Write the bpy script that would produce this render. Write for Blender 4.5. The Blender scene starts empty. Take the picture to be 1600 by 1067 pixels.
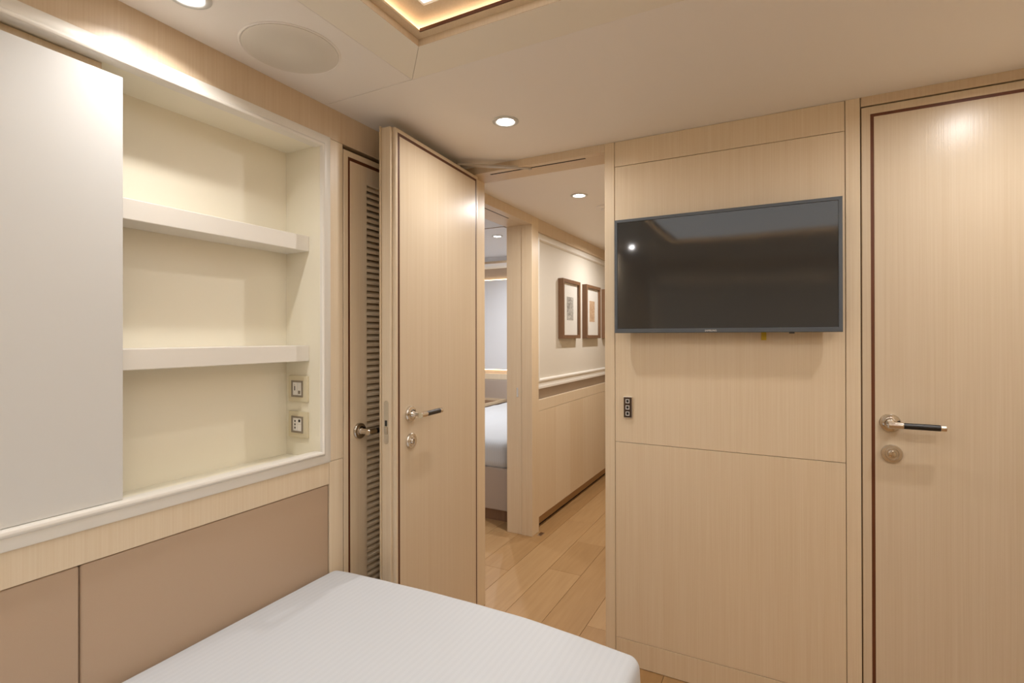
import bpy, bmesh, math, random
from mathutils import Vector, Matrix, noise

random.seed(7)
S = bpy.context.scene
COL = S.collection

# ------------------------------------------------------------------ camera
F, CX, CY = 804.1, 805.2, 524.03
YAW, PITCH, ROLL = math.radians(27.471), math.radians(.1544), math.radians(-.1146)
cam_d = bpy.data.cameras.new('camera'); cam = bpy.data.objects.new('camera', cam_d); COL.objects.link(cam)
cam_d.sensor_width = 36.0; cam_d.sensor_fit = 'HORIZONTAL'; cam_d.lens = F / 1600 * 36
cam_d.shift_x = (800 - CX) / 1600; cam_d.shift_y = (CY - 533.5) / 1600
cam_d.clip_start = .02
fw = Vector((-math.sin(YAW) * math.cos(PITCH), math.cos(YAW) * math.cos(PITCH), math.sin(PITCH)))
rt = Vector((math.cos(YAW), math.sin(YAW), 0)); up = rt.cross(fw)
r2 = rt * math.cos(ROLL) + up * math.sin(ROLL); u2 = -rt * math.sin(ROLL) + up * math.cos(ROLL)
m = Matrix((r2, u2, -fw)).transposed().to_4x4(); m.translation = (0, 0, 1.275)
cam.matrix_world = m
S.camera = cam

# ------------------------------------------------------------------ world, exposure
w = bpy.data.worlds.new('world'); S.world = w; w.use_nodes = True
w.node_tree.nodes['Background'].inputs[0].default_value = (.8, .85, 1, 1)
w.node_tree.nodes['Background'].inputs[1].default_value = .05
S.view_settings.view_transform = 'Standard'; S.view_settings.look = 'None'
S.view_settings.gamma = 1; S.view_settings.use_curve_mapping = False
S.view_settings.exposure = 0.72
P_ROOM, P_CORR, P_CABIN = 2.5, 5.2, 5.2      # watts of each ceiling downlight
LAMP_C = (1.0, .97, .95)
LED_C = (1.0, .83, .60)

# ------------------------------------------------------------------ materials
def nodes(name):
    mt = bpy.data.materials.new(name); mt.use_nodes = True
    nt = mt.node_tree
    return mt, nt, nt.nodes['Principled BSDF']

def plain(name, c, rough=.5, metal=0., spec=.5, bump=0., bscale=200, coat=0.):
    mt, nt, b = nodes(name)
    b.inputs['Base Color'].default_value = (*c, 1); b.inputs['Roughness'].default_value = rough
    b.inputs['Metallic'].default_value = metal; b.inputs['Specular IOR Level'].default_value = spec
    b.inputs['Coat Weight'].default_value = coat; b.inputs['Coat Roughness'].default_value = .1
    if bump:
        g = nt.nodes.new('ShaderNodeNewGeometry'); n = nt.nodes.new('ShaderNodeTexNoise'); bp = nt.nodes.new('ShaderNodeBump')
        n.inputs['Scale'].default_value = bscale; n.inputs['Detail'].default_value = 3
        nt.links.new(g.outputs['Position'], n.inputs['Vector'])
        nt.links.new(n.outputs['Fac'], bp.inputs['Height'])
        bp.inputs['Strength'].default_value = bump; bp.inputs['Distance'].default_value = .002
        nt.links.new(bp.outputs['Normal'], b.inputs['Normal'])
    return mt

def emit(name, c, s):
    mt, nt, b = nodes(name)
    b.inputs['Base Color'].default_value = (.8, .8, .8, 1)
    b.inputs['Emission Color'].default_value = (*c, 1); b.inputs['Emission Strength'].default_value = s
    return mt

def wood(name, light, dark, sc, rough=.38, contrast=1., vary=.04, bump=.15, coarse=.16):
    """straight-grained veneer; sc = how fast the grain changes along x, y, z"""
    mt, nt, b = nodes(name); L = nt.links.new
    g = nt.nodes.new('ShaderNodeNewGeometry'); oi = nt.nodes.new('ShaderNodeObjectInfo')
    add = nt.nodes.new('ShaderNodeVectorMath'); add.operation = 'ADD'
    mul = nt.nodes.new('ShaderNodeVectorMath'); mul.operation = 'SCALE'; mul.inputs['Scale'].default_value = 7.3
    cmb = nt.nodes.new('ShaderNodeCombineXYZ')
    for i in range(3): L(oi.outputs['Random'], cmb.inputs[i])
    L(cmb.outputs[0], mul.inputs[0]); L(g.outputs['Position'], add.inputs[0]); L(mul.outputs[0], add.inputs[1])
    def layer(k, det, dist=0.):
        mp = nt.nodes.new('ShaderNodeMapping'); mp.inputs['Scale'].default_value = [q * k for q in sc]
        n = nt.nodes.new('ShaderNodeTexNoise'); n.inputs['Scale'].default_value = 1; n.inputs['Detail'].default_value = det
        n.inputs['Distortion'].default_value = dist
        L(add.outputs[0], mp.inputs['Vector']); L(mp.outputs[0], n.inputs['Vector']); return n.outputs['Fac']
    fine, med = layer(1, 2), layer(coarse, 3, .4)
    mx = nt.nodes.new('ShaderNodeMath'); mx.operation = 'MULTIPLY_ADD'
    L(fine, mx.inputs[0]); mx.inputs[1].default_value = .75 * contrast
    m2 = nt.nodes.new('ShaderNodeMath'); m2.operation = 'MULTIPLY_ADD'; L(med, m2.inputs[0]); m2.inputs[1].default_value = .4 * contrast
    m2.inputs[2].default_value = .5 - .575 * contrast
    L(m2.outputs[0], mx.inputs[2])
    m3 = nt.nodes.new('ShaderNodeMath'); m3.operation = 'MULTIPLY_ADD'; L(oi.outputs['Random'], m3.inputs[0])
    m3.inputs[1].default_value = vary * 10; L(mx.outputs[0], m3.inputs[2])
    m4 = nt.nodes.new('ShaderNodeMath'); m4.operation = 'SUBTRACT'; m4.use_clamp = True
    L(m3.outputs[0], m4.inputs[0]); m4.inputs[1].default_value = vary * 5
    mix = nt.nodes.new('ShaderNodeMix'); mix.data_type = 'RGBA'
    mix.inputs[6].default_value = (*light, 1); mix.inputs[7].default_value = (*dark, 1)
    L(m4.outputs[0], mix.inputs[0]); L(mix.outputs[2], b.inputs['Base Color'])
    b.inputs['Roughness'].default_value = rough
    bp = nt.nodes.new('ShaderNodeBump'); bp.inputs['Strength'].default_value = bump; bp.inputs['Distance'].default_value = .001
    L(fine, bp.inputs['Height']); L(bp.outputs['Normal'], b.inputs['Normal'])
    return mt

def H(h):
    f = lambda v: ((v / 255 + .055) / 1.055) ** 2.4 if v > 10 else v / 255 / 12.92
    return tuple(f(int(h[i:i + 2], 16)) for i in (0, 2, 4))

M = {}
M['oak'] = wood('oak_veneer_upright', H('ecdcc2'), H('dac29f'), (300, 300, 3))
M['oak_door'] = wood('oak_veneer_door', H('e0d0b8'), H('cfb999'), (330, 330, 2.5), rough=.3)
M['oak_core'] = plain('oak_core', H('9a7a52'), .6)
M['oak_floor'] = wood('oak_floor_plank', H('bb976a'), H('a07a4c'), (60, 4, 60), rough=.4, vary=.05)
M['oak_frieze'] = wood('oak_veneer_frieze', H('e0ceb4'), H('ccb290'), (240, 240, 3))
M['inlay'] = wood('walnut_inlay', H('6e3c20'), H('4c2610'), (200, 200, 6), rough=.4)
M['walnut'] = wood('walnut', H('8c6a4e'), H('684a32'), (120, 120, 8), rough=.45)
M['gap'] = plain('shadow_gap', H('2a1c10'), .8)
M['white'] = plain('ivory_lacquer', H('ebe6dc'), .35)
M['niche'] = plain('cream_lacquer', H('f3ecd8'), .5)
M['panel'] = plain('off_white_panel', H('d9d8d4'), .32)
M['ceiling'] = plain('ceiling_leatherette', H('f4efe9'), .55, bump=.05, bscale=600)
M['border'] = plain('ceiling_border', H('f2ecdf'), .5)
M['wallwhite'] = plain('corridor_fabric', H('ddd6c8'), .6, bump=.05, bscale=900)
M['cabinwhite'] = plain('white_paint', H('e8e9ec'), .6)
M['leather'] = plain('taupe_leather', H('b89f86'), .42, bump=.12, bscale=700)
M['taupe'] = plain('taupe_fabric', H('b8a89a'), .6, bump=.1, bscale=900)
M['chrome'] = plain('polished_nickel', H('d8d0c4'), .12, metal=1)
M['satin'] = plain('satin_nickel', H('dcd6cc'), .25, metal=1)
M['black'] = plain('black_leather_grip', H('1c1816'), .35)
M['greyarm'] = plain('grey_metal', H('b8aea0'), .4, metal=.3)
M['bezel'] = plain('tv_bezel', H('585e64'), .38, spec=.4)
M['tvback'] = plain('tv_back', H('202124'), .5)
M['ivoryplate'] = plain('ivory_plate', H('ddd2b4'), .4)
M['greyframe'] = plain('bronze_grey_plastic', H('8c8070'), .4)
M['whiteplastic'] = plain('white_plastic', H('eeeae4'), .35)
M['dark'] = plain('dark_plastic', H('2a2826'), .4)
M['bronze'] = plain('bronze_plate', H('4c3c30'), .3, metal=.4)
M['yellow'] = plain('yellow_tag', H('c8a818'), .4)
M['lamp'] = emit('lamp_lens', (1, .97, .92), 12)
M['led'] = emit('led_strip', LED_C, 6.0)
M['led_soft'] = emit('led_strip_soft', (1.0, .74, .42), 3.0)
M['recess_fill'] = emit('recess_fill_glow', (.95, .98, 1), .8)  # glow added to the recess panel as soft overhead fill, not a real lamp
M['ring'] = plain('lamp_ring', H('d0d0cc'), .3)
M['kick'] = plain('dark_kick', H('6a5238'), .6)
M['grey_print'] = plain('print_paper', H('efece4'), .6)

def glass_mat():
    mt, nt, b = nodes('picture_glass'); L = nt.links.new
    tr = nt.nodes.new('ShaderNodeBsdfTransparent'); gl = nt.nodes.new('ShaderNodeBsdfGlossy'); gl.inputs['Roughness'].default_value = .03
    lw = nt.nodes.new('ShaderNodeLayerWeight'); fr = nt.nodes.new('ShaderNodeMapRange'); fr.inputs[3].default_value = .03; fr.inputs[4].default_value = .35
    pw = nt.nodes.new('ShaderNodeMath'); pw.operation = 'POWER'; pw.inputs[1].default_value = 4; L(lw.outputs['Facing'], pw.inputs[0]); L(pw.outputs[0], fr.inputs[0]); mx = nt.nodes.new('ShaderNodeMixShader')
    L(fr.outputs[0], mx.inputs[0]); L(tr.outputs[0], mx.inputs[1]); L(gl.outputs[0], mx.inputs[2])
    L(mx.outputs[0], nt.nodes['Material Output'].inputs['Surface']); nt.nodes.remove(b)
    return mt
M['glass'] = glass_mat()

def print_mat(name, a, b_, seed):
    mt, nt, b = nodes(name); L = nt.links.new
    g = nt.nodes.new('ShaderNodeNewGeometry'); n = nt.nodes.new('ShaderNodeTexNoise')
    n.inputs['Scale'].default_value = 22; n.inputs['Detail'].default_value = 6; n.inputs['Distortion'].default_value = 1.2
    mp = nt.nodes.new('ShaderNodeMapping'); mp.inputs['Location'].default_value = (seed, seed, seed); mp.inputs['Scale'].default_value = (1, .7, 1.6)
    L(g.outputs['Position'], mp.inputs[0]); L(mp.outputs[0], n.inputs['Vector'])
    r = nt.nodes.new('ShaderNodeValToRGB'); r.color_ramp.elements[0].position = .35; r.color_ramp.elements[1].position = .65
    r.color_ramp.elements[0].color = (*a, 1); r.color_ramp.elements[1].color = (*b_, 1)
    L(n.outputs['Fac'], r.inputs[0]); L(r.outputs[0], b.inputs['Base Color']); b.inputs['Roughness'].default_value = .6
    return mt

def screen_mat():
    mt, nt, b = nodes('tv_screen'); L = nt.links.new
    b.inputs['Base Color'].default_value = (.030, .031, .031, 1); b.inputs['Roughness'].default_value = .055; b.inputs['IOR'].default_value = 1.62
    b.inputs['Specular IOR Level'].default_value = .5
    g = nt.nodes.new('ShaderNodeNewGeometry'); n = nt.nodes.new('ShaderNodeTexNoise'); bp = nt.nodes.new('ShaderNodeBump')
    n.inputs['Scale'].default_value = 2.6; n.inputs['Detail'].default_value = 0
    L(g.outputs['Position'], n.inputs['Vector']); L(n.outputs['Fac'], bp.inputs['Height'])
    bp.inputs['Strength'].default_value = 1; bp.inputs['Distance'].default_value = .004
    L(bp.outputs['Normal'], b.inputs['Normal'])
    return mt
M['screen'] = screen_mat()

def sheet_mat():
    mt, nt, b = nodes('white_satin_sheet'); L = nt.links.new
    g = nt.nodes.new('ShaderNodeNewGeometry'); wv = nt.nodes.new('ShaderNodeTexWave')
    wv.wave_type = 'BANDS'; wv.bands_direction = 'X'; wv.inputs['Scale'].default_value = 18
    L(g.outputs['Position'], wv.inputs['Vector'])
    r = nt.nodes.new('ShaderNodeValToRGB'); r.color_ramp.elements[0].position = .4; r.color_ramp.elements[1].position = .6
    r.color_ramp.elements[0].color = (*H('d0d4d9'), 1); r.color_ramp.elements[1].color = (*H('ced2d7'), 1)
    L(wv.outputs['Fac'], r.inputs[0]); L(r.outputs[0], b.inputs['Base Color'])
    mr = nt.nodes.new('ShaderNodeMapRange'); mr.inputs[3].default_value = .6; mr.inputs[4].default_value = .75
    L(wv.outputs['Fac'], mr.inputs[0]); L(mr.outputs[0], b.inputs['Roughness'])
    b.inputs['Sheen Weight'].default_value = .15
    return mt
M['sheet'] = sheet_mat()

def grille_mat():
    mt, nt, b = nodes('speaker_grille_mesh'); L = nt.links.new
    g = nt.nodes.new('ShaderNodeNewGeometry'); v = nt.nodes.new('ShaderNodeTexVoronoi'); v.inputs['Scale'].default_value = 420
    v.inputs['Randomness'].default_value = 0
    L(g.outputs['Position'], v.inputs['Vector'])
    r = nt.nodes.new('ShaderNodeValToRGB'); r.color_ramp.elements[0].position = .2; r.color_ramp.elements[1].position = .5
    r.color_ramp.elements[0].color = (*H('cac4b8'), 1); r.color_ramp.elements[1].color = (*H('e6e0d6'), 1)
    L(v.outputs['Distance'], r.inputs[0]); L(r.outputs[0], b.inputs['Base Color']); b.inputs['Roughness'].default_value = .5
    return mt
M['grille'] = grille_mat()

# ------------------------------------------------------------------ mesh helpers
class B:
    def __init__(s): s.bm = bmesh.new()
    def box(s, x0, x1, y0, y1, z0, z1, bev=0., seg=1):
        vs = [s.bm.verts.new((x, y, z)) for x in (x0, x1) for y in (y0, y1) for z in (z0, z1)]
        q = [(0, 1, 3, 2), (4, 6, 7, 5), (0, 4, 5, 1), (2, 3, 7, 6), (0, 2, 6, 4), (1, 5, 7, 3)]
        fs = [s.bm.faces.new([vs[i] for i in f]) for f in q]
        if bev:
            es = list({e for f in fs for e in f.edges})
            bmesh.ops.bevel(s.bm, geom=es, offset=bev, segments=seg, profile=.6, affect='EDGES')
        return s
    def prism(s, pts, d):
        """closed polygon pts (3d) extruded by vector d"""
        d = Vector(d); a = [s.bm.verts.new(p) for p in pts]; b = [s.bm.verts.new(Vector(p) + d) for p in pts]
        n = len(pts)
        s.bm.faces.new(a[::-1]); s.bm.faces.new(b)
        for i in range(n): s.bm.faces.new((a[i], a[(i + 1) % n], b[(i + 1) % n], b[i]))
        bmesh.ops.recalc_face_normals(s.bm, faces=s.bm.faces[:]); return s
    def sweep_ring(s, rect, prof, O, U, V, N):
        """mitred picture-frame moulding. rect=(u0,u1,v0,v1) outer; prof = closed list of (inset, height)"""
        O, U, V, N = map(Vector, (O, U, V, N)); u0, u1, v0, v1 = rect
        cs = [(u0, v0, 1, 1), (u1, v0, -1, 1), (u1, v1, -1, -1), (u0, v1, 1, -1)]
        rows = [[s.bm.verts.new(O + U * (u + du * i) + V * (v + dv * i) + N * h) for i, h in prof] for u, v, du, dv in cs]
        n = len(prof)
        for c in range(4):
            a, b = rows[c], rows[(c + 1) % 4]
            for i in range(n): s.bm.faces.new((a[i], a[(i + 1) % n], b[(i + 1) % n], b[i]))
        bmesh.ops.recalc_face_normals(s.bm, faces=s.bm.faces[:]); return s
    def lathe(s, prof, C, A, n=32, closed=False):
        """prof = list of (radius, height along A)"""
        C = Vector(C); A = Vector(A).normalized(); U = A.orthogonal().normalized(); V = A.cross(U)
        rows = []
        for r, h in prof:
            if r < 1e-6: rows.append([s.bm.verts.new(C + A * h)])
            else: rows.append([s.bm.verts.new(C + A * h + (U * math.cos(t) + V * math.sin(t)) * r) for t in (2 * math.pi * k / n for k in range(n))])
        rr = list(zip(rows, rows[1:])) + ([(rows[-1], rows[0])] if closed else [])
        for a, b in rr:
            for k in range(n):
                j = (k + 1) % n
                if len(a) == 1 and len(b) == 1: continue
                if len(a) == 1: s.bm.faces.new((a[0], b[k], b[j]))
                elif len(b) == 1: s.bm.faces.new((a[k], b[0], a[j]))
                else: s.bm.faces.new((a[k], b[k], b[j], a[j]))
        bmesh.ops.recalc_face_normals(s.bm, faces=s.bm.faces[:]); return s
    def cyl(s, a, b, r, n=24, ch=.0008):
        a, b = Vector(a), Vector(b); L = (b - a).length
        return s.lathe([(0, 0), (r - ch, 0), (r, ch), (r, L - ch), (r - ch, L), (0, L)], a, b - a, n)
    def obj(s, name, mat, parent=None, smooth=False):
        me = bpy.data.meshes.new(name); s.bm.to_mesh(me); s.bm.free()
        me.materials.append(M[mat] if isinstance(mat, str) else mat)
        if smooth:
            for p in me.polygons: p.use_smooth = True
            try: me.set_sharp_from_angle(angle=math.radians(40))
            except Exception: pass
        o = bpy.data.objects.new(name, me); COL.objects.link(o)
        if parent: o.parent = parent
        return o

def tag(o, label, cat, group=None, kind=None):
    o['label'] = label
    if cat: o['category'] = cat
    if group: o['group'] = group
    if kind: o['kind'] = kind
    return o
def struct(o, label, cat): return tag(o, label, cat, kind='structure')
def empty(name, loc=(0, 0, 0), rz=0.):
    o = bpy.data.objects.new(name, None); COL.objects.link(o); o.location = loc; o.rotation_euler = (0, 0, rz)
    o.empty_display_size = .1; return o
def bx(name, mat, parent, x0, x1, y0, y1, z0, z1, bev=.0006, seg=1):
    return B().box(x0, x1, y0, y1, z0, z1, bev, seg).obj(name, mat, parent)

ZC = 2.04          # cabin ceiling
YW = 1.975         # face of the wall with the screen
XL = -1.335        # face of the wall with the shelves
XR = .985; YB = -1.75
ZK = 2.05          # corridor ceiling
XK = -1.42         # corridor door frame face
g2 = .0009         # half a joint

# ------------------------------------------------------------------ floor
floor = struct(B().box(-3.7, 1.15, -1.9, 5.6, -.08, -.0125).obj('floor', 'oak_core'), 'pale oak plank floor running out into the corridor', 'floor')
edges = [-.96 + .1865 * k for k in range(-7, 11)]
fixed = {6: [.1, 1.25, 2.60, 3.02, 4.4], 7: [.5, 2.05, 3.02, 4.9], 5: [.2, 1.9, 3.35, 4.7]}
for i, (xa, xb) in enumerate(zip(edges, edges[1:])):
    y = -.6 + random.random() * .9; ys = [-1.75]
    if i in fixed: ys += fixed[i]
    else:
        while y < 5.0: ys.append(y); y += 1.0 + random.random() * .7
    ys.append(5.5)
    if xa > -.66: ys = [v for v in ys if v < 1.9] + [2.1]
    for ya, yb in zip(ys, ys[1:]):
        if yb < .3: continue
        bx('plank', 'oak_floor', floor, xa + .0007, min(xb, 1.0) - .0007, max(ya, -.2) + .0007, yb - .0007, -.012, 0, .0006)
bx('underlay_board', 'oak_floor', floor, -3.6, edges[0] - .001, 2.1, 5.5, -.012, 0)
bx('underlay_board', 'oak_floor', floor, -2.1, 1.0, -1.8, -.2, -.012, 0)

# ------------------------------------------------------------------ main ceiling with coffer
ceil = struct(B().box(-1.6, -.93, -1.9, 1.99, ZC + .012, 2.3).box(.58, 1.1, -1.9, 1.99, ZC + .012, 2.3)
              .box(-.93, .58, 1.165, 1.99, ZC + .012, 2.3).box(-.93, .58, -1.9, -.885, ZC + .012, 2.3).box(-.94, .59, -.9, 1.18, 2.2, 2.3)
              .obj('ceiling', 'ceiling'), 'beige panelled cabin ceiling with a stepped recess', 'ceiling')
cx0, cx1, cy0, cy1 = -.85, .5, -.81, 1.085            # coffer opening
ox0, ox1, oy0, oy1 = -.976, .626, -.936, 1.215        # outer edge of its border
ZT = ZC + .014
bx('ceiling_panel', 'ceiling', ceil, XL - .02, XR + .02, oy1 + g2, YW + .005, ZC, ZT, .0008)
bx('ceiling_panel', 'ceiling', ceil, XL - .02, ox0 - g2, oy0, oy1 - g2, ZC, ZT, .0008)
bx('ceiling_panel', 'ceiling', ceil, ox1 + g2, XR + .02, oy0, oy1 - g2, ZC, ZT, .0008)
bx('ceiling_panel', 'ceiling', ceil, XL - .02, XR + .02, YB - .02, oy0 - g2 * 2, ZC, ZT, .0008)
def trap(a, b, c, d):
    return B().prism([(*a, ZC), (*b, ZC), (*c, ZC), (*d, ZC)], (0, 0, .014)).obj('recess_border', 'border', ceil)
e = .0003
trap((ox0 + e, oy1 - e * 3), (cx0 + e, cy1 - e * 2), (cx0, cy0), (ox0, oy0))
trap((ox0 + e * 3, oy1), (ox1 - e, oy1), (cx1 - e, cy1), (cx0 + e * 3, cy1))
trap((ox1, oy1 - e * 3), (ox1, oy0), (cx1, cy0), (cx1, cy1 - e * 3))
trap((ox0 + e, oy0), (cx0 + e, cy0 + e), (cx1 - e, cy0 + e), (ox1 - e, oy0))
R4 = (cx0, cx1, cy0, cy1); O0 = (0, 0, ZC); UX, UY, UZ = (1, 0, 0), (0, 1, 0), (0, 0, 1)
B().sweep_ring(R4, [(-.004, .0002), (.0012, .0002), (.0012, .018), (-.004, .018)], O0, UX, UY, UZ).obj('recess_edge', 'oak_frieze', ceil)
B().sweep_ring(R4, [(-.03, .018), (.001, .018), (.023, .019), (.0245, .022), (.023, .0245), (-.03, .0245)], O0, UX, UY, UZ).obj('recess_lip', 'oak', ceil)
B().sweep_ring((cx0 - .02, cx1 + .02, cy0 - .02, cy1 + .02), [(0, .0255), (.012, .0255), (.012, .029), (0, .029)], O0, UX, UY, UZ).obj('light_strip', 'led', ceil)
B().sweep_ring((cx0 - .06, cx1 + .06, cy0 - .06, cy1 + .06), [(0, .027), (.004, .027), (.004, .06), (0, .06)], O0, UX, UY, UZ).obj('recess_wall', 'oak_frieze', ceil)
B().sweep_ring((cx0 - .06, cx1 + .06, cy0 - .06, cy1 + .06), [(0, .044), (.134, .044), (.134, .07), (0, .07)], O0, UX, UY, UZ).obj('recess_band', 'oak_frieze', ceil)
bx('recess_panel', 'recess_fill', ceil, cx0 + .07, cx1 - .07, cy0 + .07, cy1 - .07, ZC + .05, ZC + .075)

bx('recess_dark_strip', 'inlay', ceil, cx0 + .024, cx1 - .024, cy1 - .0265, cy1 - .0235, ZC + .0195, ZC + .0275, 0)  # thin dark strip along the inner edge of the far lip

# ------------------------------------------------------------------ wall with the screen
wb = struct(B().box(-.62, .222, YW + .008, 2.106, 0, 2.3).box(.222, 1.1, YW + .06, 2.106, 0, 2.3)
            .box(-1.262, -.62, 1.99, 2.106, 2.03, 2.3).box(-1.6, -1.268, YW + .008, 2.106, 0, 2.3)
            .obj('wall_back', 'oak_core'), 'pale oak veneer wall with flush panels and joints', 'wall')
xa, xb = -.5855, .1805
for z0, z1 in ((0.001, .099), (.099, .8635), (.8635, 1.941), (1.941, ZC)):
    bx('wall_panel', 'oak', wb, xa + g2, xb - g2, YW, YW + .012, z0 + g2, z1 - g2)
bx('post', 'oak', wb, -.626, xa - g2, YW - .001, 2.112, .001, ZC, .0015)
bx('post', 'oak', wb, xb + g2, .2215, YW - .001, 2.06, .001, ZC, .001)
bx('over_door_panel', 'oak_frieze', wb, .2235, XR, YW - .001, 2.06, 2.010, ZC, .001)
# doorway head with slot for the closer
bx('door_head', 'oak_frieze', wb, -1.262, -.6265, YW, 2.005, 2.008, ZC, .0008)
bx('door_head', 'oak_frieze', wb, -1.262, -.6265, 2.015, 2.112, 2.008, ZC, .0008)
bx('door_head', 'oak_frieze', wb, -1.262, -1.170, 2.005, 2.015, 2.008, ZC, 0)
bx('door_head', 'oak_frieze', wb, -.718, -.6265, 2.005, 2.015, 2.008, ZC, 0)
bx('closer_track', 'gap', wb, -1.170, -.718, 2.0045, 2.0155, 2.0078, 2.03, 0)
bx('post', 'oak', wb, -1.335, -1.262, YW, 2.112, .001, ZC, .001)

# ------------------------------------------------------------------ wall with the shelves
wl = struct(B().box(-1.62, -1.505, -1.9, 2.0, 0, 2.3).obj('wall_left', 'oak_core'), 'pale oak wall with built-in shelves and leather panels', 'wall')
YN0 = -.35
bx('frieze_panel', 'oak_frieze', wl, -1.50, XL, YB, 1.974, 1.9365, ZC, .0008)
bx('rail_panel', 'oak', wl, -1.50, XL, YB, 1.2285, .789, .862, .0006)
bx('side_panel', 'oak', wl, -1.50, XL, YB, YN0 - .001, .863, 1.9355, .0006)
for z0, z1 in ((0, .862), (.8635, 1.9355)):
    bx('post', 'oak', wl, -1.50, XL, 1.230, 1.2895, z0, z1, .0008)
B().box(-1.50, XL - .002, .5495, 1.2275, .02, .787, .006, 3).obj('leather_panel', 'leather', wl, True)
B().box(-1.50, XL - .002, -.55, .5475, .02, .787, .006, 3).obj('leather_panel', 'leather', wl, True)
B().box(-1.50, XL - .002, YB, -.552, .02, .787, .006, 3).obj('leather_panel', 'leather', wl, True)
bx('backing', 'gap', wl, -1.505, -1.36, YB, 1.23, .01, .79, 0)

# built-in niche with shelves
nz0, nz1, ny1 = .882, 1.897, 1.187
nic = tag(empty('built_in_shelves', (-1.42, .43, .862)), 'ivory built-in wall shelves with a moulded frame and sliding panel', 'shelves')
def local(o, root=None): o.matrix_parent_inverse = Matrix.Translation(-root.location); return o
def nb(name, mat, *a, **k):
    o = bx(name, mat, nic, *a, **k); return local(o, nic)
nb('back_board', 'niche', -1.505, -1.49, YN0, ny1 + .02, nz0 - .02, nz1 + .02)
nb('side_board', 'niche', -1.49, XL + .004, ny1, ny1 + .02, nz0 - .004, nz1 + .004)
nb('side_board', 'niche', -1.49, XL - .01, YN0, YN0 + .02, nz0, nz1)
nb('top_board', 'niche', -1.49, XL - .004, YN0, ny1, nz1, nz1 + .02)
nb('bottom_board', 'niche', -1.49, XL + .004, YN0, ny1, nz0 - .018, nz0)
for z0, z1 in ((1.556, 1.606), (1.197, 1.248)):
    nb('shelf', 'white', -1.4895, -1.379, YN0 + .02, 1.1868, z0, z1, bev=.0015)
prof = [(0, -.02), (0, .006), (.003, .008), (.026, .008), (.028, .012), (.031, .016), (.035, .0175), (.039, .016), (.0415, .012), (.0415, -.02)]
fr = B().sweep_ring((YN0 - .0, 1.2295, .8625, 1.9362), prof, (XL, 0, 0), UY, UZ, UX).obj('frame_moulding', 'white', nic, True); local(fr, nic)
nb('sliding_panel', 'panel', -1.362, -1.340, -.33, .631, .905, 1.871, bev=.001)
nb('gap_shade_filler', 'oak', -1.40, -1.364, -.33, .60, 1.86, 1.8955)  # brown filler standing in for the shaded gap between frame and panel

# ------------------------------------------------------------------ doors
def lever(parent, name, C, n, u, z_dir=(0, 0, 1), out=.052, length=.128):
    """lever handle: rose on the door at C, n = out of the door, u = direction of the lever"""
    C, n, u = Vector(C), Vector(n).normalized(), Vector(u).normalized()
    r = B().lathe([(0, 0), (.0285, 0), (.0285, .006), (.026, .009), (.019, .0098), (.017, .0105), (.017, .013), (.0, .013)], C, n, 40).obj(name, 'chrome', parent, True)
    K = C + n * out
    B().lathe([(.0, .012), (.0125, .012), (.0115, .016), (.0095, .02), (.0095, out - .003), (.0085, out + .008), (0, out + .008)], C, n, 28).obj('neck', 'chrome', r, True)
    B().cyl(K - u * .012, K + u * .026, .0105, 28).obj('lever_socket', 'chrome', r, True)
    B().cyl(K + u * .026, K + u * (length - .014), .0092, 28).obj('grip', 'black', r, True)
    B().cyl(K + u * (length - .014), K + u * length, .0098, 28).obj('end_cap', 'chrome', r, True)
    return r
def lock(parent, C, n):
    C, n = Vector(C), Vector(n).normalized()
    r = B().lathe([(0, 0), (.0285, 0), (.0285, .006), (.0265, .0085), (.019, .009), (.0175, .0078), (.0165, .009), (.0, .009)], C, n, 40).obj('lock_rose', 'satin', parent, True)
    B().lathe([(.0115, .0085), (.0115, .012), (.0095, .015), (0, .0165)], C, n, 28).obj('thumb_turn', 'chrome', r, True)
    s = Vector((0, 0, 1)); t = n.cross(s)
    k = C + n * .0165
    B().prism([k - s * .009 - t * .0014, k + s * .009 - t * .0014, k + s * .009 + t * .0014, k - s * .009 + t * .0014], n * .003).obj('slot', 'chrome', r)
    return r
def ring_on_door(rect, prof, O, U, N): return B().sweep_ring(rect, prof, O, U, UZ, N)

# door_2: closed door right of the screen
d2 = struct(empty('door_2', (.224, YW, 0)), 'closed pale oak door with dark inlay line right of the television', 'door')
d2r = (0, .72, .008, 2.007)
O2, N2 = (0, 0, 0), (0, -1, 0)
def d2o(o): return o
B().box(0.0, .72, .004, .044, .008, 2.007).obj('leaf', 'oak_core', d2)
ring_on_door((.0015, .7185, .009, 2.0055), [(0, -.03), (0, 0), (.0015, .001), (.0225, .001), (.0235, 0), (.0235, -.006), (.02, -.03)], O2, UX, N2).obj('edge_lipping', 'oak_door', d2)
ring_on_door((.024, .696, .032, 1.983), [(0, -.006), (0, -.0009), (.0105, -.0009), (.0105, -.006)], O2, UX, N2).obj('inlay', 'inlay', d2)
B().box(.0345, .6855, 0, .01, .0425, 1.9725, .0008).obj('face_panel', 'oak_door', d2)
bx('shadow_gap', 'gap', wb, .2215, .2237, YW + .004, YW + .03, 0, 2.0085, 0)
lever(d2, 'lever_handle', (.073, 0, 1.003), N2, (1, 0, 0))
lock(d2, (.077, 0, .907), N2)

# door_1: open door, swung into the cabin
P0, P1 = Vector((-1.226, 1.993)), Vector((-1.183, 1.38)); dv = (P1 - P0).normalized()
d1 = struct(empty('door_1', (P0.x, P0.y, 0), math.atan2(dv.y, dv.x)), 'open pale oak door with dark inlay line, swung in from the doorway', 'door')
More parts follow.
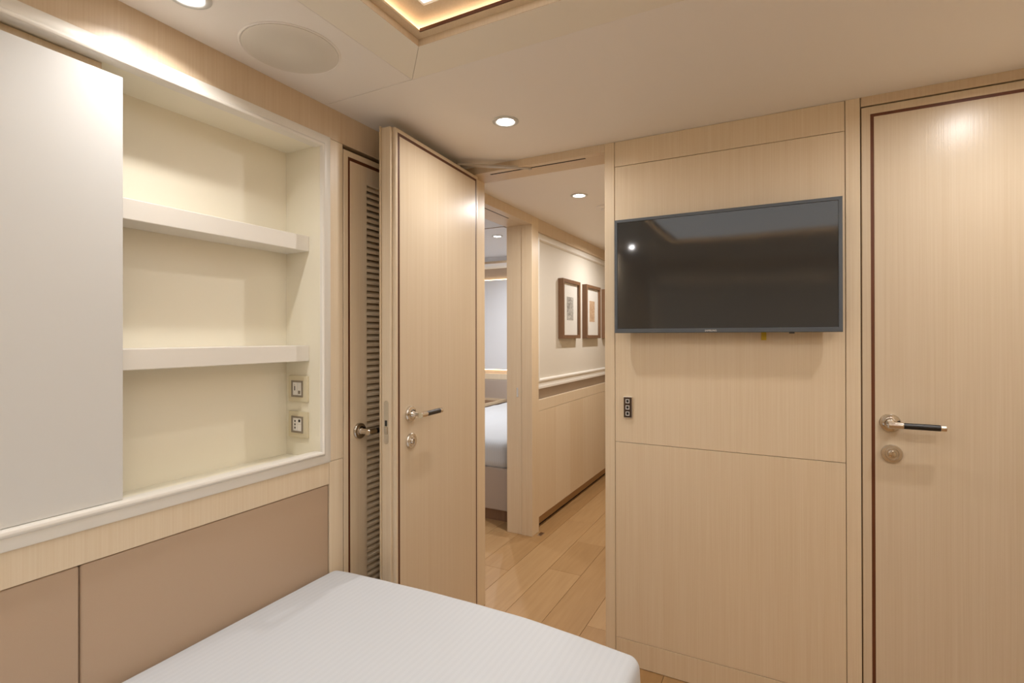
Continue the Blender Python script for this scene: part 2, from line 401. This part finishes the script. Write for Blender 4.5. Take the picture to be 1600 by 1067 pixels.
# local: x along the leaf from the hinge, +y = left of that direction = towards the camera side
L1, T1 = .612, .05
ND = (0, 1, 0)
B().box(.002, L1 - .001, -.046, -.004, .012, 1.998).obj('leaf', 'oak_core', d1)
ring_on_door((0, L1, .010, 2.0), [(0, -.012), (0, -.003), (.003, 0), (.0125, 0), (.0135, -.001), (.0135, -.006), (.0, -.012)], (0, 0, 0), UX, ND).obj('edge_lipping', 'oak_door', d1)
ring_on_door((.0137, L1 - .0137, .0237, 1.9863), [(0, -.006), (0, -.0009), (.0105, -.0009), (.0105, -.006)], (0, 0, 0), UX, ND).obj('inlay', 'inlay', d1)
B().box(.0243, L1 - .0243, -.01, 0, .0343, 1.9757, .0008).obj('face_panel', 'oak_door', d1)
B().box(L1 - .02, L1 + .012, -.05, -.0125, .010, 2.0, .0015).obj('edge_strip', 'oak_door', d1)
B().box(0, L1 + .018, -.055, -.05, .010, 2.004, .0008).obj('back_panel', 'oak_door', d1)
B().box(0, L1 - .001, -.05, -.001, 1.9978, 2.0).obj('top_strip', 'oak_door', d1)
# latch plate on the free edge
def stadium(x, y, z0, z1, hw, t):
    r = hw; pts = []
    for k in range(13): a = math.pi * k / 12; pts.append((x, y + r * math.cos(a), z1 - r + r * math.sin(a)))
    for k in range(13): a = math.pi + math.pi * k / 12; pts.append((x, y + r * math.cos(a), z0 + r + r * math.sin(a)))
    return B().prism(pts, (t, 0, 0))
lp = stadium(L1 + .0118, -.031, .906, 1.056, .0095, .0012).obj('latch_plate', 'satin', d1)
B().box(L1 + .0125, L1 + .0136, -.036, -.027, .968, .988).obj('latch_slot', 'dark', lp)
B().box(L1 + .0125, L1 + .0150, -.038, -.025, .940, .966, .001).obj('latch_bolt', 'chrome', lp)
lever(d1, 'lever_handle', (.529, 0, .999), ND, (-1, 0, 0))
lock(d1, (.525, 0, .902), ND)
# closer arm from the top of the open door to the track in the door head
arm = B()
a0, a1 = Vector((-1.238, 1.851, 2.012)), Vector((-.972, 2.011, 2.004))
dd = (a1 - a0).normalized(); nn = Vector((dd.y, -dd.x, 0)) * .0125
arm.prism([a0 - nn, a1 - nn * .8, a1 + nn * .8, a0 + nn], (0, 0, .008))
arm.cyl(a1 + Vector((0, 0, -.003)), a1 + Vector((0, 0, .008)), .008, 20)
arm.cyl(a0 + Vector((0, 0, -.018)), a0 + Vector((0, 0, .007)), .011, 20)
tag(arm.obj('door_closer_arm', 'greyarm'), 'grey metal closer arm joining open door top to slot in door head', 'door closer')

# door_3: louvred door in the shelf wall, behind the open door
d3 = struct(empty('door_3', (XL, 1.292, 0)), 'louvred pale oak door partly hidden behind the open door', 'door')
W3 = .665
B().box(-.055, -.045, 0, W3, .01, 1.921).obj('leaf', 'oak_core', d3)
B().sweep_ring((.0012, W3, .01, 1.9205), [(0, -.03), (0, 0), (.0012, .001), (.019, .001), (.0195, 0), (.0195, -.03)], (0, 0, 0), UY, UZ, UX).obj('edge_lipping', 'oak', d3)
B().sweep_ring((.0197, W3 - .0197, .0297, 1.9008), [(0, -.03), (0, -.0012), (.0115, -.0012), (.0115, -.03)], (0, 0, 0), UY, UZ, UX).obj('inlay', 'inlay', d3)
ly0, ly1, lz0, lz1 = .112, W3 - .112, .20, 1.829
B().box(-.035, 0, .0315, ly0, .0415, 1.889, .0008).obj('stile', 'oak', d3)
B().box(-.035, 0, ly1, W3 - .0315, .0415, 1.889, .0008).obj('stile', 'oak', d3)
B().box(-.035, -.0006, ly0 + .0006, ly1 - .0006, lz1 - .004, 1.889, .0006).obj('rail', 'oak', d3)
B().box(-.035, -.0006, ly0 + .0006, ly1 - .0006, .0415, lz0, .0006).obj('rail', 'oak', d3)
pitch3 = .0226
sl = B().prism([(-.0045, ly0 + .0004, 0), (-.0012, ly0 + .0004, .0012), (-.0012, ly0 + .0004, .009), (-.0035, ly0 + .0004, .012), (-.024, ly0 + .0004, .030), (-.028, ly0 + .0004, .027)], (0, ly1 - ly0 - .0008, 0)).obj('slat', 'oak', d3)
k = 0; z = lz0 + .001; me = sl.data; sl.location.z = z
while z + 2 * pitch3 < lz1 + .01:
    z += pitch3
    c = bpy.data.objects.new('slat', me); COL.objects.link(c); c.parent = d3; c.location.z = z
lever(d3, 'lever_handle', (0, .072, .943), (1, 0, 0), (0, 1, 0))
bx('shadow_gap', 'gap', wl, -1.40, -1.372, 1.288, 1.975, 0, 1.937, 0)

# ------------------------------------------------------------------ unseen sides of the cabin
wr = struct(bx('wall_right', 'oak', None, XR, XR + .1, YB - .1, 2.06, 0, 2.3, 0), 'pale oak side wall beyond the closed door', 'wall')
wf = struct(bx('wall_front', 'oak', None, -1.6, 1.1, YB - .1, YB, 0, 2.3, 0), 'pale oak wall opposite the television', 'wall')
B().sweep_ring((-1.25, .9, .86, 1.93), [(0, 0), (0, .012), (.03, .012), (.04, .02), (.045, .012), (.045, 0)], (0, YB, 0), UX, UZ, UY).obj('frame_moulding', 'white', wf)
bx('wall_panel', 'taupe', wf, -1.21, .86, YB, YB + .005, .90, 1.89, 0)
bx('floating_panel', 'white', wf, -1.15, .80, YB + .02, YB + .045, .96, 1.83, .001)
B().sweep_ring((-1.145, .795, .965, 1.825), [(0, .008), (.0, .018), (.012, .018), (.012, .008)], (0, YB, 0), UX, UZ, UY).obj('light_strip', 'led', wf)

# ------------------------------------------------------------------ television
tvY = 1.905
tx0, tx1, tz0, tz1 = -.5665, .1675, 1.2885, 1.7155
tv = tag(empty('television', ((tx0 + tx1) / 2, tvY, tz0)), 'wide flat television with slim grey bezel mounted on oak wall', 'television')
def t_(o): o.matrix_parent_inverse = Matrix.Translation(-tv.location); return o
t_(B().box(tx0 + .004, tx1 - .004, tvY + .006, tvY + .03, tz0 + .004, tz1 - .004, .003, 2).obj('casing', 'tvback', tv))
t_(B().box(tx0 + .12, tx1 - .12, tvY + .028, tvY + .05, tz0 + .06, tz1 - .08, .01, 2).obj('rear_housing', 'tvback', tv))
t_(B().box(-.30, -.10, tvY + .05, YW - .0005, tz0 + .12, tz0 + .30, .003).obj('wall_bracket', 'tvback', tv))
u0, u1, v0, v1 = tx0, tx1, tz0, tz1
bz = t_(B().sweep_ring((u0, u1, v0, v1), [(0, -.024), (0, -.002), (.002, 0), (.0105, 0), (.0118, -.003), (.0118, -.012)], (0, tvY, 0), UX, UZ, (0, -1, 0)).obj('bezel', 'bezel', tv))
t_(B().box(u0 + .0095, u1 - .0095, tvY - .0001, tvY + .006, v0 + .0095, v0 + .0155, .0006).obj('lower_trim', 'bezel', tv))
t_(B().box(u0 + .0095, u1 - .0095, tvY + .0028, tvY + .008, v0 + .0150, v1 - .0095).obj('screen', 'screen', tv))
fc = bpy.data.curves.new('brand_lettering', 'FONT'); fc.body = 'SAMSUNG'; fc.size = .0085; fc.align_x = 'CENTER'; fc.align_y = 'CENTER'; fc.extrude = .0002
fo = bpy.data.objects.new('tmp_text', fc); COL.objects.link(fo)
bpy.context.view_layer.update()
tm = bpy.data.meshes.new_from_object(fo.evaluated_get(bpy.context.evaluated_depsgraph_get())); bpy.data.objects.remove(fo)
tm.transform(Matrix.Translation((-.223, tvY - .0004, tz0 + .0068)) @ Matrix.Rotation(math.pi / 2, 4, 'X'))
tm.materials.clear(); tm.materials.append(M['whiteplastic'])
lt = bpy.data.objects.new('brand_lettering', tm); COL.objects.link(lt); lt.parent = tv; t_(lt)
t_(B().box(.018, .034, tvY + .002, tvY + .02, tz0 - .0045, tz0 + .001, .0008).obj('sensor', 'dark', tv))
tag(B().box(-.066, -.050, YW - .022, YW - .0195, 1.262, 1.30, .0005).obj('cable_tag', 'yellow'), 'small yellow cable tag hanging below the television', 'tag')

# ------------------------------------------------------------------ light keypad on the wall
kp = tag(empty('wall_keypad', (-.5325, YW, 1.001)), 'narrow bronze switch plate with three square buttons left below television', 'light switch')
def k_(o): o.matrix_parent_inverse = Matrix.Translation(-kp.location); return o
k_(B().box(-.5495, -.5155, YW - .008, YW, .960, 1.042, .001).obj('back_plate', 'satin', kp))
k_(B().box(-.5485, -.5180, YW - .0095, YW - .0075, .9625, 1.0405, .0006).obj('face_plate', 'bronze', kp))
for zc in (1.0255, 1.0015, .9775):
    k_(B().sweep_ring((-.5405, -.5265, zc - .0075, zc + .0075), [(0, 0), (0, .003), (.0018, .003), (.0022, 0)], (0, YW - .0095, 0), UX, UZ, (0, -1, 0)).obj('button_rim', 'whiteplastic', kp))
    k_(B().box(-.5380, -.5290, YW - .0112, YW - .009, zc - .005, zc + .005, .0004).obj('button', 'dark', kp))

# ------------------------------------------------------------------ sockets on the side of the niche
def socket(zc, lab, kind):
    yf = ny1; xc = -1.424; hw = .044
    t = tag(empty('socket_plate', (xc, yf, zc)), lab, 'socket', 'socket plates in the shelf niche')
    def a_(o): o.matrix_parent_inverse = Matrix.Translation(-t.location); return o
    a_(B().box(xc - hw, xc + hw, yf - .010, yf, zc - .043, zc + .043, .0025, 2).obj('cover_plate', 'ivoryplate', t))
    a_(B().sweep_ring((xc - .0265, xc + .0265, zc - .027, zc + .027), [(0, 0), (0, .003), (.005, .003), (.006, .001), (.006, 0)], (0, yf - .010, 0), UX, UZ, (0, -1, 0)).obj('inner_frame', 'greyframe', t))
    def ins(x0, x1, z0, z1, mat, d=.0015, name='insert'): a_(B().box(xc + x0, xc + x1, yf - .010 - d, yf - .009, zc + z0, zc + z1, .0003).obj(name, mat, t))
    if kind == 'usb':
        ins(-.0205, -.0006, -.021, .021, 'whiteplastic'); ins(.0006, .0205, -.021, .021, 'whiteplastic')
        ins(-.0135, -.0095, -.006, .009, 'dark', .002, 'port'); ins(-.0135, -.0105, .0125, .0145, 'greyframe', .002, 'port'); ins(.005, .015, -.017, -.006, 'greyframe', .002, 'port')
    else:
        ins(-.0205, -.0006, -.021, .021, 'whiteplastic'); ins(.0006, .0205, .002, .021, 'whiteplastic'); ins(.0006, .0205, -.021, .0008, 'whiteplastic')
        for zz in (.011, 0, -.011): ins(-.0125, -.0075, zz - .003, zz + .003, 'dark', .002, 'port')
        ins(.006, .015, .008, .017, 'dark', .002, 'port')
socket(1.105, 'upper ivory socket plate with two narrow inserts under the lower shelf', 'usb')
socket(.987, 'lower ivory socket plate with four inserts near the niche bottom', 'grid')

# ------------------------------------------------------------------ ceiling lights
def downlight(x, y, z, power, label, group, r=.047, color=LAMP_C, spread=168):
    t = tag(empty('downlight', (x, y, z)), label, 'downlight', group)
    B().lathe([(r, 0), (r, -.002), (r - .004, -.0045), (r - .012, -.005), (r - .015, -.003), (r - .017, .001), (r - .017, .004), (r, .004)], (0, 0, 0), UZ, 40, True).obj('trim_ring', 'ring', t, True)
    B().lathe([(r - .017, .001), (r - .019, -.001), (r - .021, -.0025), (0, -.003)], (0, 0, 0), UZ, 40).obj('lens', 'lamp', t, True)
    ld = bpy.data.lights.new('downlight_lamp', 'AREA'); ld.shape = 'DISK'; ld.size = .036; ld.energy = power; ld.color = color; ld.spread = math.radians(spread)
    lo = bpy.data.objects.new('downlight_lamp', ld); COL.objects.link(lo); lo.parent = t; lo.location = (0, 0, -.0055)
    return t
G = 'ceiling downlights'
downlight(-.871, 1.603, ZC, P_ROOM * .8, 'round downlight in cabin ceiling in front of the doorway', G)
downlight(-1.179, .683, ZC, P_ROOM * .5, 'round downlight at the top edge beside the ceiling speaker', G, spread=138)
downlight(.565, 1.575, ZC, P_ROOM * .8, 'round downlight in front of the closed door', G)
downlight(.83, .683, ZC, P_ROOM, 'round downlight near the side wall', G)
downlight(-1.179, -.62, ZC, P_ROOM, 'round downlight above the head of the bed', G)
downlight(.83, -.62, ZC, P_ROOM, 'round downlight at the back of the cabin', G)
downlight(-.989, 2.664, ZK, P_CORR, 'round downlight in the corridor ceiling beyond the doorway', G)
downlight(-.989, 3.95, ZK, P_CORR, 'round downlight further along the corridor', G)

# ------------------------------------------------------------------ ceiling speaker
sp = tag(empty('ceiling_speaker', (-1.16, .94, ZC)), 'round grey ceiling speaker grille above the shelves', 'speaker')
B().lathe([(.126, .0), (.126, -.0015), (.123, -.003), (.120, -.0015), (.120, .002), (.126, .002)], (0, 0, 0), UZ, 64, True).obj('rim', 'ceiling', sp, True)
B().lathe([(.1198, .001), (.1195, -.0025), (.115, -.0035), (.06, -.0045), (0, -.005)], (0, 0, 0), UZ, 64).obj('grille', 'grille', sp, True)

# ------------------------------------------------------------------ bed
def soft_box(x0, x1, y0, y1, z0, z1, r, nx, ny, nz, fn):
    bm = bmesh.new(); vmap = {}
    def P(x, y, z):
        key = (round(x, 5), round(y, 5), round(z, 5))
        if key in vmap: return vmap[key]
        p = Vector((x, y, z)); q = Vector((min(max(x, x0 + r), x1 - r), min(max(y, y0 + r), y1 - r), min(max(z, z0 + r), z1 - r)))
        d = p - q
        if d.length > 1e-9: p = q + d.normalized() * r
        v = bm.verts.new(fn(p)); vmap[key] = v; return v
    def lin(a, b, n):
        # finer near the rounded ends
        t = [a, a + r * .35, a + r * .7, a + r]; t += [a + r + (b - a - 2 * r) * i / n for i in range(1, n)]; t += [b - r, b - r * .7, b - r * .35, b]; return t
    X, Y, Z = lin(x0, x1, nx), lin(y0, y1, ny), lin(z0, z1, nz)
    def grid(A, Bq, f):
        for i in range(len(A) - 1):
            for j in range(len(Bq) - 1):
                try: bm.faces.new((f(A[i], Bq[j]), f(A[i + 1], Bq[j]), f(A[i + 1], Bq[j + 1]), f(A[i], Bq[j + 1])))
                except ValueError: pass
    grid(X, Y, lambda a, b: P(a, b, z1)); grid(X, Y, lambda a, b: P(a, b, z0))
    grid(X, Z, lambda a, b: P(a, y0, b)); grid(X, Z, lambda a, b: P(a, y1, b))
    grid(Y, Z, lambda a, b: P(x0, a, b)); grid(Y, Z, lambda a, b: P(x1, a, b))
    bmesh.ops.recalc_face_normals(bm, faces=bm.faces[:])
    q = B(); q.bm.free(); q.bm = bm; return q
bed = tag(empty('bed', (-.82, .2, 0)), 'bed with smooth white cover along the leather-panelled wall', 'bed')
def b_(o): o.matrix_parent_inverse = Matrix.Translation(-bed.location); return o
def bedfn(p):
    s = (p.x + 1.332) / 1.026; h = max(0, (p.z - .30) / .2)
    n1 = noise.noise(Vector((p.x * 2.2, p.y * 2.2, 3))); n2 = noise.noise(Vector((p.x * 6, p.y * 9, 7 + p.z * 4)))
    o = p.copy()
    if p.z > .40: o.z += (.006 * n1 + .0016 * n2) * min(1, max(0, h)) + .004 * math.sin(math.pi * min(max(s, 0), 1))
    if p.y > 1.15: o.y += .033 * math.sin(math.pi * min(max(s, 0), 1)) ** .8 + .004 * n2
    if p.x > -.36: o.x += .004 * n2 + .006 * (1 - h)
    return o
b_(soft_box(-1.332, -.306, -.72, 1.247, .26,   .505, .026, 60, 110, 8, bedfn).obj('bed_cover', 'sheet', bed, True))
b_(B().box(-1.330, -.325, -.71, 1.235, .07, .255, .008, 2).obj('bed_base', 'leather', bed))
b_(B().box(-1.33, -.35, -.70, 1.21, .0, .07).obj('plinth', 'walnut', bed))

# ------------------------------------------------------------------ corridor
kc = struct(B().box(-1.62, -.40, 2.106, 5.6, ZK, 2.3).obj('ceiling_corridor', 'ceiling'), 'beige corridor ceiling beyond the doorway', 'ceiling')
kl = struct(B().box(-1.605, -1.47, 2.97, 5.6, 0, 2.3).box(-1.605, -1.43, 2.106, 2.13, 0, 2.3).box(-1.605, -1.44, 2.106, 2.98, 2.004, 2.3).obj('wall_corridor_left', 'oak_core'),
            'corridor wall with oak wainscot and framed white panel', 'wall')
bx('door_jamb', 'oak', kl, -1.495, XK, 2.962, 3.062, 0, ZK, .001)
bx('door_jamb', 'oak', kl, -1.605, -1.4965, 2.966, 3.062, 0, 1.998, .001)
bx('strike_plate', 'satin', kl, -1.533, -1.521, 2.9645, 2.9665, .885, .945, 0)
bx('door_head', 'oak_frieze', kl, -1.605, -1.4775, 2.13, 2.966, 1.993, ZK, .001)
bx('door_head', 'oak_frieze', kl, -1.4705, XK, 2.13, 2.962, 1.993, ZK, .001)
bx('closer_track', 'gap', kl, -1.4775, -1.4705, 2.2, 2.75, 1.9928, 2.02, 0)
bx('door_head', 'oak_frieze', kl, -1.4775, -1.4705, 2.751, 2.966, 1.993, ZK, 0)
bx('frieze_panel', 'oak_frieze', kl, -1.47, -1.422, 3.0625, 5.6, 1.967, ZK, .0008)
yk = 3.063
bx('kick_board', 'oak_floor', kl, -1.50, -1.466, yk, 5.6, .012, .085, 0)
bx('kick_gap', 'gap', kl, -1.50, -1.468, yk, 5.6, 0, .012, 0)
yy = yk
for wdt in (.325, .275, .275, .275, .275, .275, .275, .275, .265):
    bx('wainscot_board', 'oak', kl, -1.46, -1.436, yy + .0008, yy + wdt - .0008, .082, .7805, .0008); yy += wdt
bx('cap_rail', 'oak', kl, -1.46, -1.436, yk, 5.6, .7825, .855, .001)
bx('leather_strip', 'taupe', kl, -1.475, -1.462, yk, 5.6, .855, .93, 0)
bx('wall_panel', 'wallwhite', kl, -1.475, -1.452, yk, 5.6, .985, 1.92, 0)
bx('ledge', 'white', kl, -1.47, -1.432, yk, 5.6, .929, .945, .001)
B().sweep_ring((yk + .001, 5.58, .9455, 1.9665), [(0, -.03), (0, .008), (.03, .010), (.034, .016), (.042, .016), (.048, .006), (.05, -.004), (.05, -.03)], (-1.449, 0, 0), UY, UZ, UX).obj('frame_moulding', 'white', kl, True)
kr = struct(bx('wall_corridor_right', 'oak', None, -.42, -.36, 2.106, 5.6, 0, 2.3, 0), 'pale oak right-hand corridor wall', 'wall')
ke = struct(bx('wall_corridor_end', 'oak', None, -1.62, -.36, 5.5, 5.6, 0, 2.3, 0), 'pale oak wall at the corridor end', 'wall')
tag(B().box(-1.405, -1.375, 2.995, 3.055, .0, .003, .0006).obj('floor_latch', 'satin'), 'small metal latch plate set in the corridor floor by the frame', 'latch plate')
sd = tag(empty('smoke_detector', (-.945, 2.965, ZK)), 'small ceiling sensor half hidden by doorway edge in the corridor', 'sensor')
B().lathe([(.045, 0), (.045, -.006), (.035, -.012), (.012, -.013), (.012, -.025), (0, -.026)], (0, 0, 0), UZ, 32).obj('sensor_body', 'ceiling', sd, True)

pa = print_mat('grey_photo_print', H('8a8680'), H('cfccc4'), 2.0); pb = print_mat('sepia_photo_print', H('c09a78'), H('dcc0a0'), 5.0)
def picture(y0, label, pm):
    x = -1.452; wdt, z0, z1 = .362, 1.262, 1.702; xf = -1.412
    t = tag(empty('framed_picture', (x, y0 + wdt / 2, z0)), label, 'picture', 'framed prints on the corridor wall')
    def a_(o): o.matrix_parent_inverse = Matrix.Translation(-t.location); return o
    a_(B().sweep_ring((y0, y0 + wdt, z0, z1), [(0, 0), (0, .039), (.001, .04), (.025, .04), (.026, .039), (.026, 0)], (x, 0, 0), UY, UZ, UX).obj('frame', 'walnut', t))
    a_(B().box(x, x + .022, y0 + .024, y0 + wdt - .024, z0 + .024, z1 - .024).obj('mount_board', 'grey_print', t))
    yc = y0 + wdt / 2
    a_(B().box(x + .021, x + .0228, yc - .066, yc + .066, 1.40, 1.575).obj('print', pm, t))
    q = a_(B().box(x + .030, x + .0308, y0 + .0255, y0 + wdt - .0255, z0 + .0255, z1 - .0255).obj('glass', 'glass', t))
picture(3.47, 'walnut framed print with grey image, nearest in the corridor', pa)
picture(3.975, 'walnut framed print with sepia image, second along the corridor', pb)
picture(4.48, 'walnut framed print mostly hidden behind the doorway edge', pa)

# ------------------------------------------------------------------ second cabin seen through the corridor doorway
c2 = struct(B().box(-3.7, -1.606, 2.106, 5.3, 2.12, 2.3).box(-3.7, -1.606, 2.106, 3.21, 2.06, 2.12).box(-1.76, -1.606, 3.21, 5.3, 2.06, 2.12)
            .box(-3.7, -1.76, 4.74, 5.3, 2.06, 2.12).obj('ceiling_cabin', 'cabinwhite'), 'white ceiling of the second cabin with lit recess', 'ceiling')
bx('recess_lip', 'oak_frieze', c2, -3.7, -1.76, 4.725, 4.745, 2.052, 2.075, 0)
bx('recess_lip', 'taupe', c2, -3.6, -1.756, 3.206, 3.212, 2.056, 2.068, 0)
bx('recess_lip', 'taupe', c2, -1.762, -1.756, 3.206, 4.74, 2.056, 2.068, 0)
bx('light_strip', 'led', c2, -3.6, -1.8, 4.748, 4.760, 2.076, 2.08, 0)
cw = struct(B().box(-3.7, -1.606, 5.15, 5.3, 0, 2.12).obj('wall_cabin_end', 'taupe'), 'white and taupe head wall of the second cabin', 'wall')
bx('wall_panel', 'cabinwhite', cw, -3.6, -1.607, 5.12, 5.149, .905, 1.925, .001)
bx('light_strip', 'led_soft', cw, -3.6, -1.62, 5.128, 5.146, 1.927, 1.931, 0)
bx('light_strip', 'led_soft', cw, -3.6, -1.62, 5.128, 5.146, .897, .901, 0)
bx('rail_panel', 'oak', cw, -3.6, -1.607, 5.115, 5.149, .79, .855, .001)
B().box(-3.6, -1.607, 5.10, 5.149, .2, .788, .008, 2).obj('headboard_panel', 'taupe', cw)
cs = struct(bx('wall_cabin_side', 'cabinwhite', None, -3.7, -3.6, 2.106, 5.3, 0, 2.2, 0), 'white far side wall of the second cabin', 'wall')
cf = struct(bx('wall_cabin_front', 'cabinwhite', None, -3.7, -1.62, 2.106, 2.16, 0, 2.2, 0), 'white near wall of the second cabin', 'wall')
downlight(-2.12, 3.755, 2.118, P_CABIN, 'round downlight in the second cabin ceiling', G, color=(.97, .98, 1))
downlight(-2.9, 3.4, 2.118, P_CABIN, 'round downlight deeper in the second cabin', G, color=(.97, .98, 1))
downlight(-2.3, 4.5, 2.118, P_CABIN, 'round downlight over the pillows in the second cabin', G, color=(.97, .98, 1))
b2 = tag(empty('bed', (-2.2, 4.1, 0)), 'bed with white duvet and taupe base in the second cabin', 'bed')
def c_(o): o.matrix_parent_inverse = Matrix.Translation(-b2.location); return o
def fn2(p):
    n2 = noise.noise(Vector((p.x * 8, p.y * 6, p.z * 5))); o = p.copy()
    if p.z > .4: o.z += .008 * n2
    o.y += .006 * n2 if p.y < 3.3 else 0
    return o
c_(soft_box(-2.735, -1.655, 3.085, 5.085, .355, .56, .07, 40, 60, 8, fn2).obj('duvet', 'sheet', b2, True))
c_(B().box(-2.73, -1.66, 3.09, 5.085, .08, .37, .012, 3).obj('bed_base', 'taupe', b2))
c_(B().box(-2.70, -1.67, 3.12, 5.08, 0, .08).obj('plinth', 'walnut', b2))
nt_ = tag(empty('bedside_table', (-3.1, 4.85, 0)), 'walnut bedside table with pale raised rim beyond the second bed', 'bedside table')
def n_(o): o.matrix_parent_inverse = Matrix.Translation(-nt_.location); return o
n_(B().box(-3.42, -2.78, 4.56, 5.09, 0, .545, .003).obj('cabinet', 'walnut', nt_))
n_(B().sweep_ring((-3.43, -2.765, 4.55, 5.098), [(0, 0), (0, .03), (.02, .03), (.02, 0)], (0, 0, .545), UX, UY, UZ).obj('rim', 'oak', nt_))
n_(B().box(-3.41, -2.785, 4.57, 5.078, .545, .552).obj('table_top', 'walnut', nt_))
